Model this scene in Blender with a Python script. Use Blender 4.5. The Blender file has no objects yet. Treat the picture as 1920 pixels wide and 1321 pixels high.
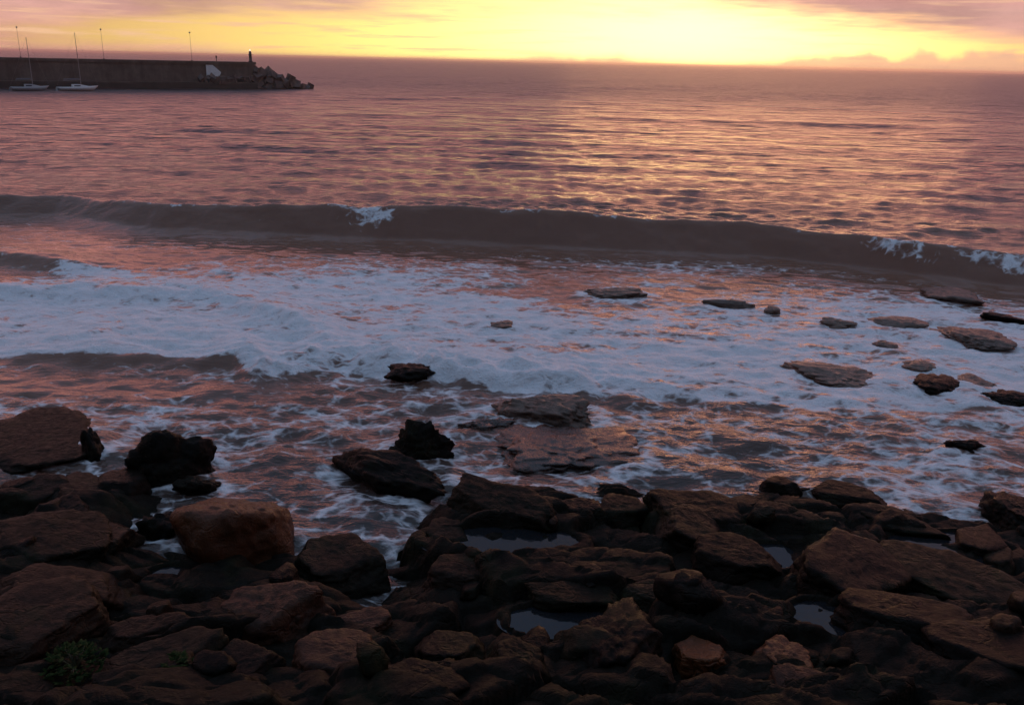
import bpy, math, random
import numpy as np
from mathutils import Vector, Matrix

R = math.radians
sc = bpy.context.scene
col = sc.collection

# ------------------------------------------------------------------ camera
H = 9.0                       # eye height above the sea (a promenade on a sea wall)
PITCH, ROLL, HFOV = 18.15, 1.32, 60.0
F = 960.0 / math.tan(R(HFOV / 2))
fwd = Vector((0, math.cos(R(PITCH)), -math.sin(R(PITCH))))
right0 = Vector((1, 0, 0))
up0 = right0.cross(fwd)
right = right0 * math.cos(R(ROLL)) + up0 * math.sin(R(ROLL))
up = right.cross(fwd)
cam_d = bpy.data.cameras.new('camera')
cam_d.sensor_fit = 'HORIZONTAL'
cam_d.angle = R(HFOV)
cam_d.clip_start = 0.1
cam_d.clip_end = 60000
cam = bpy.data.objects.new('camera', cam_d)
col.objects.link(cam)
m = Matrix((right, up, -fwd)).transposed().to_4x4()
m.translation = Vector((0, 0, H))
cam.matrix_world = m
sc.camera = cam
CAM = Vector((0, 0, H))

def ray(px, py):
    return (fwd + right * ((px - 960) / F) + up * ((660.5 - py) / F)).normalized()

def at(px, py, z=0.0):
    d = ray(px, py)
    t = (z - H) / d.z
    return CAM + d * t

# ------------------------------------------------------------------ world, sun, exposure
SUN_AZ, SUN_EL = 14.5, 3.0
world = bpy.data.worlds.new('World')
sc.world = world
world.use_nodes = True

class NT:
    """small helper for node expressions"""
    def __init__(self, tree):
        self.t = tree; self.n = tree.nodes; self.l = tree.links
    def put(self, sock, v):
        if isinstance(v, bpy.types.NodeSocket): self.l.new(v, sock)
        elif isinstance(v, (tuple, list)):
            v = tuple(v)
            sock.default_value = v if len(v) == len(sock.default_value) else v + (1.0,)
        else: sock.default_value = v
    def m(self, op, a, b=None, c=None, clamp=False):
        n = self.n.new('ShaderNodeMath'); n.operation = op; n.use_clamp = clamp
        self.put(n.inputs[0], a)
        if b is not None: self.put(n.inputs[1], b)
        if c is not None: self.put(n.inputs[2], c)
        return n.outputs[0]
    def ss(self, x, lo, hi):
        n = self.n.new('ShaderNodeMapRange'); n.interpolation_type = 'SMOOTHSTEP'
        self.put(n.inputs[0], x); self.put(n.inputs[1], lo); self.put(n.inputs[2], hi)
        n.inputs[3].default_value = 0; n.inputs[4].default_value = 1
        return n.outputs[0]
    def lin(self, x, lo, hi, a=0.0, b=1.0):
        n = self.n.new('ShaderNodeMapRange')
        self.put(n.inputs[0], x); self.put(n.inputs[1], lo); self.put(n.inputs[2], hi)
        self.put(n.inputs[3], a); self.put(n.inputs[4], b)
        return n.outputs[0]
    def mix(self, f, a, b, blend='MIX'):
        n = self.n.new('ShaderNodeMix'); n.data_type = 'RGBA'; n.blend_type = blend
        n.clamp_result = False
        self.put(n.inputs[0], f); self.put(n.inputs[6], a); self.put(n.inputs[7], b)
        return n.outputs[2]
    def scale(self, c, f):
        n = self.n.new('ShaderNodeVectorMath'); n.operation = 'SCALE'
        self.put(n.inputs[0], c); self.put(n.inputs[3], f)
        return n.outputs[0]
    def add(self, a, b):
        n = self.n.new('ShaderNodeVectorMath'); n.operation = 'ADD'
        self.put(n.inputs[0], a); self.put(n.inputs[1], b)
        return n.outputs[0]
    def mulv(self, a, b):
        n = self.n.new('ShaderNodeVectorMath'); n.operation = 'MULTIPLY'
        self.put(n.inputs[0], a); self.put(n.inputs[1], b)
        return n.outputs[0]
    def xyz(self, x, y, z):
        n = self.n.new('ShaderNodeCombineXYZ')
        self.put(n.inputs[0], x); self.put(n.inputs[1], y); self.put(n.inputs[2], z)
        return n.outputs[0]
    def sep(self, v):
        n = self.n.new('ShaderNodeSeparateXYZ'); self.put(n.inputs[0], v)
        return n.outputs
    def noise(self, vec, scale, detail=4, rough=0.55, dist=0.0, dim='3D'):
        n = self.n.new('ShaderNodeTexNoise'); n.noise_dimensions = dim
        if vec is not None: self.put(n.inputs['Vector'], vec)
        self.put(n.inputs['Scale'], scale); n.inputs['Detail'].default_value = detail
        n.inputs['Roughness'].default_value = rough; n.inputs['Distortion'].default_value = dist
        return n.outputs
    def voronoi(self, vec, scale, feature='DISTANCE_TO_EDGE'):
        n = self.n.new('ShaderNodeTexVoronoi'); n.feature = feature
        self.put(n.inputs['Vector'], vec); self.put(n.inputs['Scale'], scale)
        return n.outputs
    def ramp(self, x, stops):
        n = self.n.new('ShaderNodeValToRGB'); e = n.color_ramp.elements
        while len(e) < len(stops): e.new(0.5)
        for i, (p, c) in enumerate(stops):
            e[i].position = p; e[i].color = tuple(c) + (1.0,)
        self.put(n.inputs[0], x)
        return n.outputs[0]
    def bump(self, h, strength, dist, normal=None):
        n = self.n.new('ShaderNodeBump')
        self.put(n.inputs['Height'], h); self.put(n.inputs['Strength'], strength); self.put(n.inputs['Distance'], dist)
        if normal is not None: self.put(n.inputs['Normal'], normal)
        return n.outputs[0]

def build_world():
    t = world.node_tree
    t.nodes.clear()
    k = NT(t)
    tc = t.nodes.new('ShaderNodeTexCoord')
    D = tc.outputs['Generated']
    x, y, z0 = k.sep(D)
    z = k.m('MAXIMUM', z0, 0.0)
    az = k.m('ARCTAN2', x, y)
    daz = k.m('SUBTRACT', az, R(5.0))
    side = k.m('GREATER_THAN', daz, 0.0)
    # clear sky behind the clouds
    sky = t.nodes.new('ShaderNodeTexSky')
    sky.sky_type = 'NISHITA'; sky.sun_disc = False
    sky.sun_elevation = R(SUN_EL); sky.sun_rotation = R(SUN_AZ)
    sky.air_density = 1.0; sky.dust_density = 1.5; sky.ozone_density = 1.0
    clear = k.scale(sky.outputs[0], 0.03)
    # glow of the sun burning through thin cloud low over the sea
    def gauss(v, w):
        q = k.m('DIVIDE', v, w)
        return k.m('EXPONENT', k.m('MULTIPLY', k.m('MULTIPLY', q, q), -1.0))
    n1 = k.noise(k.xyz(k.m('MULTIPLY', az, 4.0), k.m('MULTIPLY', z, 38.0), 4.3), 1.0, 5, 0.6)[0]
    n2 = k.noise(k.xyz(k.m('MULTIPLY', az, 9.0), k.m('MULTIPLY', z, 150.0), 5.1), 1.0, 4, 0.55)[0]
    n3 = k.noise(k.xyz(k.m('MULTIPLY', az, 3.0), k.m('MULTIPLY', z, 9.0), 2.7), 1.6, 6, 0.6)[0]
    wide = k.m('MULTIPLY', gauss(daz, k.lin(side, 0.0, 1.0, 0.46, 0.40)), k.m('EXPONENT', k.m('MULTIPLY', z, -11.0)))
    core = k.m('MULTIPLY', gauss(k.m('SUBTRACT', az, R(10.0)), 0.23), gauss(k.m('SUBTRACT', z, 0.03), 0.06))
    glow = k.add(k.mulv(k.scale((1.05, 0.98, 0.20), wide), k.mix(k.ss(z, 0.035, 0.11), (1, 1, 1), (1.0, 0.45, 0.80))), k.scale((0.55, 0.60, 0.46), core))
    # cloud deck with an opening around the glow
    qa = k.m('DIVIDE', daz, k.lin(side, 0.0, 1.0, 0.60, 0.35)); qz = k.m('DIVIDE', z, 0.074)
    rad = k.m('SQRT', k.m('ADD', k.m('MULTIPLY', qa, qa), k.m('MULTIPLY', qz, qz)))
    rad = k.m('ADD', rad, k.m('MULTIPLY', k.m('SUBTRACT', n1, 0.5), 1.1))
    deck = k.m('MULTIPLY', k.ss(rad, 0.66, 1.14), k.lin(k.m('MULTIPLY', side, k.ss(z, 0.038, 0.020)), 0.0, 1.0, 1.0, 0.25))
    deckfront = k.ramp(z, [(0.0, (0.90, 0.44, 0.33)), (0.055, (0.72, 0.40, 0.35)), (0.12, (1.40, 0.50, 0.41)),
                           (0.24, (1.18, 0.43, 0.41)), (0.34, (0.64, 0.29, 0.40)), (0.46, (0.22, 0.28, 0.46)), (0.7, (0.20, 0.34, 0.56)), (1.0, (0.22, 0.42, 0.70))])
    deckback = k.ramp(z, [(0.0, (0.05, 0.08, 0.13)), (0.2, (0.05, 0.10, 0.19)), (0.5, (0.09, 0.22, 0.40)), (0.7, (0.19, 0.34, 0.56)), (1.0, (0.22, 0.42, 0.70))])
    facing = k.m('MULTIPLY', k.m('ADD', k.m('COSINE', daz), 1.0), 0.5)
    facing = k.ss(facing, 0.2, 0.98)
    deckcol = k.mix(facing, deckback, deckfront)
    deckcol = k.scale(deckcol, k.lin(k.m('MULTIPLY', k.ss(az, R(15), R(27)), k.ss(z, 0.45, 0.15)), 0.0, 1.0, 1.0, 1.0))
    deckcol = k.scale(deckcol, k.lin(n3, 0.3, 0.7, 0.70, 1.25))
    base = k.mix(deck, k.add(k.add(glow, clear), k.scale((0.50, 0.26, 0.13), 1.0)), deckcol)
    # thin salmon streaks across the opening
    st = k.m('MULTIPLY', k.ss(n2, 0.50, 0.70), k.m('SUBTRACT', 1.0, k.m('MULTIPLY', core, 0.95)))
    base = k.mix(k.m('MULTIPLY', st, 0.85), base, (0.95, 0.58, 0.34))
    # low cloud bank on the horizon, higher to the right
    n4 = k.noise(k.xyz(k.m('MULTIPLY', az, 24.0), k.m('MULTIPLY', z, 22.0), 9.0), 1.0, 4, 0.5)[0]
    bank_r = k.m('MULTIPLY', k.ss(az, R(12.0), R(20.0)), 0.017)
    bank_m = k.m('MULTIPLY', gauss(k.m('SUBTRACT', az, R(3.6)), 0.075), 0.007)
    bank_0 = 0.002
    top = k.m('ADD', k.m('ADD', bank_r, bank_m), bank_0)
    top = k.m('MULTIPLY', top, k.lin(n4, 0.3, 0.7, 0.45, 1.45))
    bank = k.m('MULTIPLY', k.ss(k.m('SUBTRACT', top, z), -0.0045, 0.0075), 0.80)
    base = k.mix(bank, base, (0.84, 0.47, 0.33))
    out = base
    bg = t.nodes.new('ShaderNodeBackground')
    t.links.new(out, bg.inputs[0]); bg.inputs[1].default_value = 1.0
    o = t.nodes.new('ShaderNodeOutputWorld')
    t.links.new(bg.outputs[0], o.inputs[0])
build_world()

sun_d = bpy.data.lights.new('sun', 'SUN')
sun_d.energy = 0.20; sun_d.angle = R(24); sun_d.color = (1.0, 0.46, 0.20)
sun = bpy.data.objects.new('sun', sun_d)
col.objects.link(sun)
sdir = Vector((math.sin(R(SUN_AZ)) * math.cos(R(SUN_EL)), math.cos(R(SUN_AZ)) * math.cos(R(SUN_EL)), math.sin(R(SUN_EL))))
sun.rotation_euler = sdir.to_track_quat('Z', 'Y').to_euler()
sun.location = (20, 100, 30)

vs = sc.view_settings
vs.view_transform = 'Standard'; vs.look = 'None'; vs.exposure = 0.0; vs.gamma = 1.0
vs.use_curve_mapping = False
sc.cycles.max_bounces = 6
sc.cycles.volume_bounces = 0
sc.cycles.use_denoising = True

# ------------------------------------------------------------------ numpy noise
def _hash(ix, iy, iz, seed):
    h = (ix.astype(np.uint32) * np.uint32(374761393) + iy.astype(np.uint32) * np.uint32(668265263)
         + iz.astype(np.uint32) * np.uint32(2246822519) + np.uint32(seed * 3266489917 & 0xffffffff))
    h = (h ^ (h >> np.uint32(13))) * np.uint32(1274126177)
    h = h ^ (h >> np.uint32(16))
    return (h & np.uint32(0xffff)).astype(np.float32) / 65535.0

def vnoise(p, seed=0):
    """value noise, p (n,3) -> (n,) in -1..1"""
    i = np.floor(p).astype(np.int64); f = (p - i).astype(np.float32)
    u = f * f * f * (f * (f * 6 - 15) + 10)
    ix, iy, iz = i[:, 0], i[:, 1], i[:, 2]
    r = 0
    for dx in (0, 1):
        wx = u[:, 0] if dx else 1 - u[:, 0]
        for dy in (0, 1):
            wy = u[:, 1] if dy else 1 - u[:, 1]
            for dz in (0, 1):
                wz = u[:, 2] if dz else 1 - u[:, 2]
                r = r + wx * wy * wz * _hash(ix + dx, iy + dy, iz + dz, seed)
    return r * 2 - 1

def fbm(p, octaves=4, seed=0, gain=0.5, lac=2.03):
    a, s, r = 1.0, 0.0, 0
    for o in range(octaves):
        r = r + a * vnoise(p, seed + o * 17)
        s += a; a *= gain; p = p * lac + 11.3
    return r / s

def vnoise2(x, y, seed):
    ix, iy = np.floor(x), np.floor(y)
    fx_, fy_ = (x - ix).astype(np.float32), (y - iy).astype(np.float32)
    ux = fx_ * fx_ * (3 - 2 * fx_); uy = fy_ * fy_ * (3 - 2 * fy_)
    ix = ix.astype(np.int32).astype(np.uint32); iy = iy.astype(np.int32).astype(np.uint32)
    zz = np.uint32(seed * 3266489917 & 0xffffffff)
    one = np.uint32(1)
    def hs(a, b):
        h = a * np.uint32(374761393) + b * np.uint32(668265263) + zz
        h = (h ^ (h >> np.uint32(13))) * np.uint32(1274126177)
        h ^= h >> np.uint32(16)
        return (h & np.uint32(0xffff)).astype(np.float32)
    a = hs(ix, iy); a += (hs(ix + one, iy) - a) * ux
    b = hs(ix, iy + one); b += (hs(ix + one, iy + one) - b) * ux
    return (a + (b - a) * uy) * np.float32(2 / 65535.0) - 1

def fbm2(x, y, octaves=4, seed=0, gain=0.5):
    a, s, r = 1.0, 0.0, 0
    x = np.asarray(x, np.float32); y = np.asarray(y, np.float32)
    for o in range(octaves):
        r = r + np.float32(a) * vnoise2(x, y, seed + o * 17)
        s += a; a *= gain; x = x * np.float32(2.03) + np.float32(11.3); y = y * np.float32(2.03) + np.float32(7.7)
    return r / np.float32(s)

def sstep(x, a, b):
    t = np.clip((x - a) / (b - a), 0, 1)
    return t * t * (3 - 2 * t)

# ------------------------------------------------------------------ mesh helpers
def grid_mesh(name, X, Y, Z, attrs=None, smooth=True):
    n, mcols = X.shape
    co = np.stack([X, Y, Z], -1).reshape(-1, 3).astype(np.float32)
    idx = np.arange(n * mcols).reshape(n, mcols)
    q = np.stack([idx[:-1, :-1], idx[:-1, 1:], idx[1:, 1:], idx[1:, :-1]], -1).reshape(-1, 4)
    me = bpy.data.meshes.new(name)
    me.vertices.add(len(co)); me.vertices.foreach_set('co', co.ravel())
    me.loops.add(q.size); me.loops.foreach_set('vertex_index', q.ravel().astype(np.int32))
    me.polygons.add(len(q))
    me.polygons.foreach_set('loop_start', np.arange(0, q.size, 4, dtype=np.int32))
    me.polygons.foreach_set('use_smooth', np.full(len(q), smooth))
    me.update(calc_edges=True)
    for an, av in (attrs or {}).items():
        a = me.attributes.new(an, 'FLOAT', 'POINT')
        a.data.foreach_set('value', av.ravel().astype(np.float32))
    return me

def obj(name, me, mat=None, parent=None):
    o = bpy.data.objects.new(name, me)
    col.objects.link(o)
    if mat is not None and me is not None and not me.materials: me.materials.append(mat)
    if parent is not None: o.parent = parent
    return o

def tag(o, label=None, cat=None, group=None, kind=None):
    if label: o['label'] = label
    if cat: o['category'] = cat
    if group: o['group'] = group
    if kind: o['kind'] = kind
    return o

def empty(name, loc, rz=0.0):
    o = bpy.data.objects.new(name, None); col.objects.link(o)
    o.location = loc; o.rotation_euler = (0, 0, rz); o.empty_display_size = 0.2
    return o

class MB:
    def __init__(self): self.v = []; self.f = []
    def box(self, a, b):
        (x0, y0, z0), (x1, y1, z1) = a, b
        s = len(self.v)
        self.v += [(x0, y0, z0), (x1, y0, z0), (x1, y1, z0), (x0, y1, z0), (x0, y0, z1), (x1, y0, z1), (x1, y1, z1), (x0, y1, z1)]
        self.f += [tuple(s + i for i in q) for q in ((3, 2, 1, 0), (4, 5, 6, 7), (0, 1, 5, 4), (1, 2, 6, 5), (2, 3, 7, 6), (3, 0, 4, 7))]
        return self
    def tube(self, pts, rad, n=8):
        pts = [Vector(p) for p in pts]
        s = len(self.v)
        for i, p in enumerate(pts):
            d = (pts[min(i + 1, len(pts) - 1)] - pts[max(i - 1, 0)]).normalized()
            a = d.cross(Vector((0.31, 0.95, 0.02))).normalized(); b = d.cross(a)
            r = rad[i] if isinstance(rad, (list, tuple)) else rad
            for j in range(n):
                t = 2 * math.pi * j / n
                self.v.append(tuple(p + a * (r * math.cos(t)) + b * (r * math.sin(t))))
        for i in range(len(pts) - 1):
            for j in range(n):
                self.f.append((s + i * n + j, s + i * n + (j + 1) % n, s + (i + 1) * n + (j + 1) % n, s + (i + 1) * n + j))
        self.f.append(tuple(s + j for j in range(n))[::-1])
        self.f.append(tuple(s + (len(pts) - 1) * n + j for j in range(n)))
        return self
    def loft(self, rings, cap=True):
        s = len(self.v); n = len(rings[0])
        for r in rings: self.v += [tuple(p) for p in r]
        for i in range(len(rings) - 1):
            for j in range(n):
                self.f.append((s + i * n + j, s + i * n + (j + 1) % n, s + (i + 1) * n + (j + 1) % n, s + (i + 1) * n + j))
        if cap:
            self.f.append(tuple(s + j for j in range(n))[::-1])
            self.f.append(tuple(s + (len(rings) - 1) * n + j for j in range(n)))
        return self
    def build(self, name, mat, parent=None, smooth=False, loc=None):
        me = bpy.data.meshes.new(name)
        me.from_pydata(self.v, [], self.f); me.update()
        if smooth:
            for p in me.polygons: p.use_smooth = True
        o = obj(name, me, mat, parent)
        if loc is not None: o.location = loc
        return o

# ------------------------------------------------------------------ materials
def new_mat(name):
    mt = bpy.data.materials.new(name); mt.use_nodes = True
    t = mt.node_tree; t.nodes.clear()
    k = NT(t)
    out = t.nodes.new('ShaderNodeOutputMaterial')
    b = t.nodes.new('ShaderNodeBsdfPrincipled')
    t.links.new(b.outputs[0], out.inputs[0])
    return mt, k, b, out

def coords(k, kind='Object'):
    n = k.n.new('ShaderNodeTexCoord'); return n.outputs[kind]

def geo_pos(k):
    n = k.n.new('ShaderNodeNewGeometry'); return n.outputs['Position']

def rock_material(name, c0, c1, c2, rough=0.55, alg=0.25, spec=0.05):
    mt, k, b, out = new_mat(name)
    P = geo_pos(k)
    inf = k.n.new('ShaderNodeObjectInfo')
    rnd = inf.outputs['Random']
    n1 = k.noise(P, 1.3, 5, 0.6)[0]
    n2 = k.noise(P, 7.0, 6, 0.65, 0.4)[0]
    n3 = k.noise(P, 38.0, 4, 0.7)[0]
    c = k.mix(k.ss(n1, 0.35, 0.68), c0, c1)
    c = k.mix(k.m('MULTIPLY', k.ss(n2, 0.48, 0.72), 0.65), c, c2)
    c = k.scale(c, k.m('MULTIPLY', k.lin(n3, 0.3, 0.7, 0.70, 1.2), k.lin(rnd, 0, 1, 0.60, 1.0)))
    # weed and algae in patches
    na = k.noise(P, 0.9, 4, 0.6, 0.3)[0]
    c = k.mix(k.m('MULTIPLY', k.ss(na, 0.53, 0.68), alg), c, (0.022, 0.026, 0.010))
    k.put(b.inputs['Base Color'], c)
    k.put(b.inputs['Roughness'], k.lin(n2, 0.3, 0.75, rough - 0.20, rough + 0.15))
    b.inputs['Specular IOR Level'].default_value = spec
    wp = k.add(P, k.scale(k.noise(P, 2.0, 3, 0.5)[1], 0.5))
    cr = k.ss(k.voronoi(k.mulv(wp, (0.8, 1.2, 2.2)), 1.7)[0], 0.0, 0.055)
    cr2 = k.ss(k.voronoi(k.mulv(wp, (1.0, 1.0, 2.5)), 5.5)[0], 0.0, 0.08)
    h = k.m('ADD', k.m('MULTIPLY', n2, 0.7), k.m('MULTIPLY', n3, 0.30))
    h = k.m('ADD', h, k.m('MULTIPLY', k.m('ADD', k.m('MULTIPLY', cr, 0.45), k.m('MULTIPLY', cr2, 0.10)), k.ss(n1, 0.48, 0.62)))
    k.put(b.inputs['Normal'], k.bump(h, 0.65, 0.07))
    return mt

M_ROCK = rock_material('shaded_wet_brown_rock', (0.010, 0.0088, 0.0060), (0.017, 0.0145, 0.0098), (0.005, 0.0045, 0.0034), 0.52)  # wet stone, with the shade of the foreground put into its colour
M_WARM = rock_material('reddish_sandstone', (0.030, 0.013, 0.0065), (0.055, 0.023, 0.011), (0.013, 0.007, 0.0045), 0.45, 0.2, 0.12)  # reddish stone; the warm light on its tops is put into the colour too
M_ORANGE = rock_material('orange_lit_sandstone', (0.080, 0.028, 0.010), (0.14, 0.047, 0.015), (0.028, 0.012, 0.006), 0.42, 0.12, 0.16)  # reddish stone with orange sky light put into its colour
M_DARK = rock_material('shaded_weedy_rock', (0.006, 0.0052, 0.0038), (0.010, 0.0085, 0.006), (0.004, 0.004, 0.003), 0.42)  # weedy rock, blackened further so the colour carries foreground shade
M_BROWN = rock_material('brown_rock', (0.020, 0.0125, 0.008), (0.031, 0.019, 0.012), (0.010, 0.007, 0.005), 0.45, 0.3)  # brown stone, its colour darkened to stand for shade
M_SURF = rock_material('veil_paled_surf_rock', (0.13, 0.090, 0.070), (0.19, 0.130, 0.100), (0.07, 0.050, 0.040), 0.45, 0.2, 0.3)  # paler surf rock: wet sheen and veil are put into the colour
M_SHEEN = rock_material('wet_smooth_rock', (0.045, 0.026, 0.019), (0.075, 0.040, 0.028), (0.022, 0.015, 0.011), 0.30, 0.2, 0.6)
M_OLIVE = rock_material('olive_rock', (0.010, 0.0098, 0.0058), (0.017, 0.0160, 0.0096), (0.005, 0.0050, 0.0034), 0.5, 0.45)  # olive stone with shade darkened into the base colour

def plain(name, c, rough=0.6, var=0.25, scale=3.0, metal=0.0, bump=0.0):
    mt, k, b, out = new_mat(name)
    P = coords(k)
    n = k.noise(P, scale, 5, 0.6)[0]
    k.put(b.inputs['Base Color'], k.scale(c, k.lin(n, 0.3, 0.7, 1 - var, 1 + var)))
    b.inputs['Roughness'].default_value = rough
    b.inputs['Metallic'].default_value = metal
    if bump: k.put(b.inputs['Normal'], k.bump(n, 0.6, bump))
    return mt

def concrete_material():
    mt, k, b, out = new_mat('weathered_concrete')
    P = geo_pos(k)
    x, y, z = k.sep(P)
    streak = k.noise(k.xyz(k.m('MULTIPLY', x, 0.8), y, k.m('MULTIPLY', z, 0.12)), 0.6, 5, 0.6)[0]
    blot = k.noise(P, 0.35, 5, 0.6)[0]
    c = k.mix(k.ss(blot, 0.35, 0.7), (0.085, 0.068, 0.055), (0.13, 0.105, 0.085))
    c = k.scale(c, k.lin(streak, 0.3, 0.7, 0.7, 1.2))
    c = k.mix(k.m('MULTIPLY', k.ss(z, 2.2, 1.0), 0.8), c, (0.035, 0.033, 0.028))   # tide line
    k.put(b.inputs['Base Color'], c)
    b.inputs['Roughness'].default_value = 0.85
    k.put(b.inputs['Normal'], k.bump(blot, 0.5, 0.2))
    return mt
M_CONC = concrete_material()
M_ARMOUR = plain('armour_concrete', (0.075, 0.058, 0.050), 0.85, 0.35, 0.9, bump=0.15)
M_PALE = plain('pale_painted_concrete', (0.62, 0.62, 0.60), 0.8, 0.12, 0.8)
M_HULL = plain('white_gelcoat', (0.55, 0.56, 0.55), 0.35, 0.08)
M_HULL2 = plain('faded_grey_gelcoat', (0.30, 0.32, 0.33), 0.4, 0.08)
M_COVER = plain('grey_sail_cover', (0.12, 0.12, 0.13), 0.8, 0.1)
M_MAST = plain('grey_aluminium', (0.22, 0.20, 0.19), 0.5, 0.1)
M_IRON = plain('dark_painted_iron', (0.03, 0.032, 0.03), 0.6, 0.3)
M_GLASSD = plain('dark_cabin_glass', (0.02, 0.022, 0.025), 0.15, 0.1)
M_LEAF = plain('fleshy_green_leaf', (0.016, 0.030, 0.007), 0.8, 0.5, 14.0)
M_LEAF.node_tree.nodes['Principled BSDF'].inputs['Specular IOR Level'].default_value = 0.1
M_STEM = plain('green_brown_stem', (0.06, 0.06, 0.025), 0.7, 0.3, 9.0)
M_WALL = plain('sea_wall_masonry', (0.10, 0.085, 0.07), 0.9, 0.35, 1.3, bump=0.05)

def lamp_material():
    mt, k, b, out = new_mat('lit_lantern')
    b.inputs['Base Color'].default_value = (1, 0.95, 0.8, 1)
    b.inputs['Emission Color'].default_value = (1.0, 0.9, 0.7, 1)
    b.inputs['Emission Strength'].default_value = 1.0
    return mt
M_LIT = lamp_material()

def sea_material(name='sea_water', pool=False):
    mt, k, b, out = new_mat(name)
    P = geo_pos(k)
    x, y, z = k.sep(P)
    dist = k.m('SQRT', k.m('ADD', k.m('MULTIPLY', x, x), k.m('MULTIPLY', y, y)))
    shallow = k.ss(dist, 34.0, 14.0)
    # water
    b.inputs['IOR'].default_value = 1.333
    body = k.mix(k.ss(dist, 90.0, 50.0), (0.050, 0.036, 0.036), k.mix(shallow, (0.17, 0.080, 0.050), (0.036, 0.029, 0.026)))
    if pool:
        k.put(b.inputs['Base Color'], (0.012, 0.013, 0.015))
        b.inputs['Roughness'].default_value = 0.06
        n = k.noise(P, 9.0, 3, 0.5)[0]
        k.put(b.inputs['Normal'], k.bump(n, 0.25, 0.01))
        return mt
    # ripples too small for the mesh; longer crests along the shore
    Pa = k.mulv(P, (0.42, 1.0, 1.0))
    r1 = k.noise(Pa, 2.6, 4, 0.62, 0.25)[0]
    r2 = k.noise(Pa, 0.55, 3, 0.55, 0.2)[0]
    far = k.ss(dist, 35.0, 130.0)
    h = k.m('ADD', k.m('MULTIPLY', r1, 0.19), k.m('MULTIPLY', k.m('MULTIPLY', r2, 1.5), far))
    at_c = k.n.new('ShaderNodeAttribute'); at_c.attribute_name = 'chop'
    nrm = k.bump(h, 1.0, k.m('MULTIPLY', at_c.outputs['Fac'], 1.0))
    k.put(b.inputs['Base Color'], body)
    k.put(b.inputs['Roughness'], k.lin(dist, 45.0, 320.0, 0.10, 0.36))
    k.put(b.inputs['Normal'], nrm)
    # foam: coverage is where the surf has whipped it up, lace comes from noise
    af = k.n.new('ShaderNodeAttribute'); af.attribute_name = 'foam'
    cov = af.outputs['Fac']
    warp = k.noise(P, 0.8, 3, 0.5)[1]
    wv = k.add(P, k.scale(k.add(warp, (-0.5, -0.5, -0.5)), 1.1))
    wv = k.mulv(wv, (0.62, 1.0, 0.25))
    e1 = k.voronoi(wv, 1.35)[0]
    e2 = k.voronoi(k.add(wv, (3.3, 1.7, 0.4)), 3.6)[0]
    nn = k.noise(k.mulv(P, (0.6, 1.0, 0.4)), 2.2, 6, 0.68, 0.5)[0]
    lace1 = k.m('SUBTRACT', 1.0, k.ss(e1, 0.0, 0.26))
    lace2 = k.m('SUBTRACT', 1.0, k.ss(e2, 0.0, 0.24))
    pat = k.m('ADD', k.m('MULTIPLY', lace1, 0.30), k.m('MULTIPLY', lace2, 0.22))
    pat = k.m('ADD', pat, k.m('MULTIPLY', k.lin(nn, 0.28, 0.72), 0.62))
    th = k.lin(cov, 0.0, 1.0, 1.17, 0.02)
    fm = k.ss(pat, k.m('SUBTRACT', th, 0.16), k.m('ADD', th, 0.34))
    foam = k.n.new('ShaderNodeBsdfPrincipled')
    fn = k.noise(P, 11.0, 5, 0.65)[0]
    k.put(foam.inputs['Base Color'], k.scale((0.82, 0.85, 0.88), k.lin(nn, 0.3, 0.7, 0.78, 1.0)))
    foam.inputs['Roughness'].default_value = 0.8
    foam.inputs['Specular IOR Level'].default_value = 0.2
    k.put(foam.inputs['Normal'], k.bump(k.m('ADD', k.m('MULTIPLY', fn, 0.4), nn), 0.9, 0.16))
    ms = k.n.new('ShaderNodeMixShader')
    k.put(ms.inputs[0], k.m('MULTIPLY', fm, 0.90))
    k.l.new(b.outputs[0], ms.inputs[1]); k.l.new(foam.outputs[0], ms.inputs[2])
    k.l.new(ms.outputs[0], out.inputs[0])
    return mt
M_SEA = sea_material()
M_POOL = sea_material('pool_water', True)

# ------------------------------------------------------------------ rocks: shape generator
_ico_cache = {}
def ico(sub):
    if sub not in _ico_cache:
        import bmesh
        bm = bmesh.new(); bmesh.ops.create_icosphere(bm, subdivisions=sub, radius=1.0)
        v = np.array([x.co[:] for x in bm.verts], np.float32)
        f = [tuple(x.index for x in fc.verts) for fc in bm.faces]
        bm.free(); _ico_cache[sub] = (v, f)
    return _ico_cache[sub]

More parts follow.
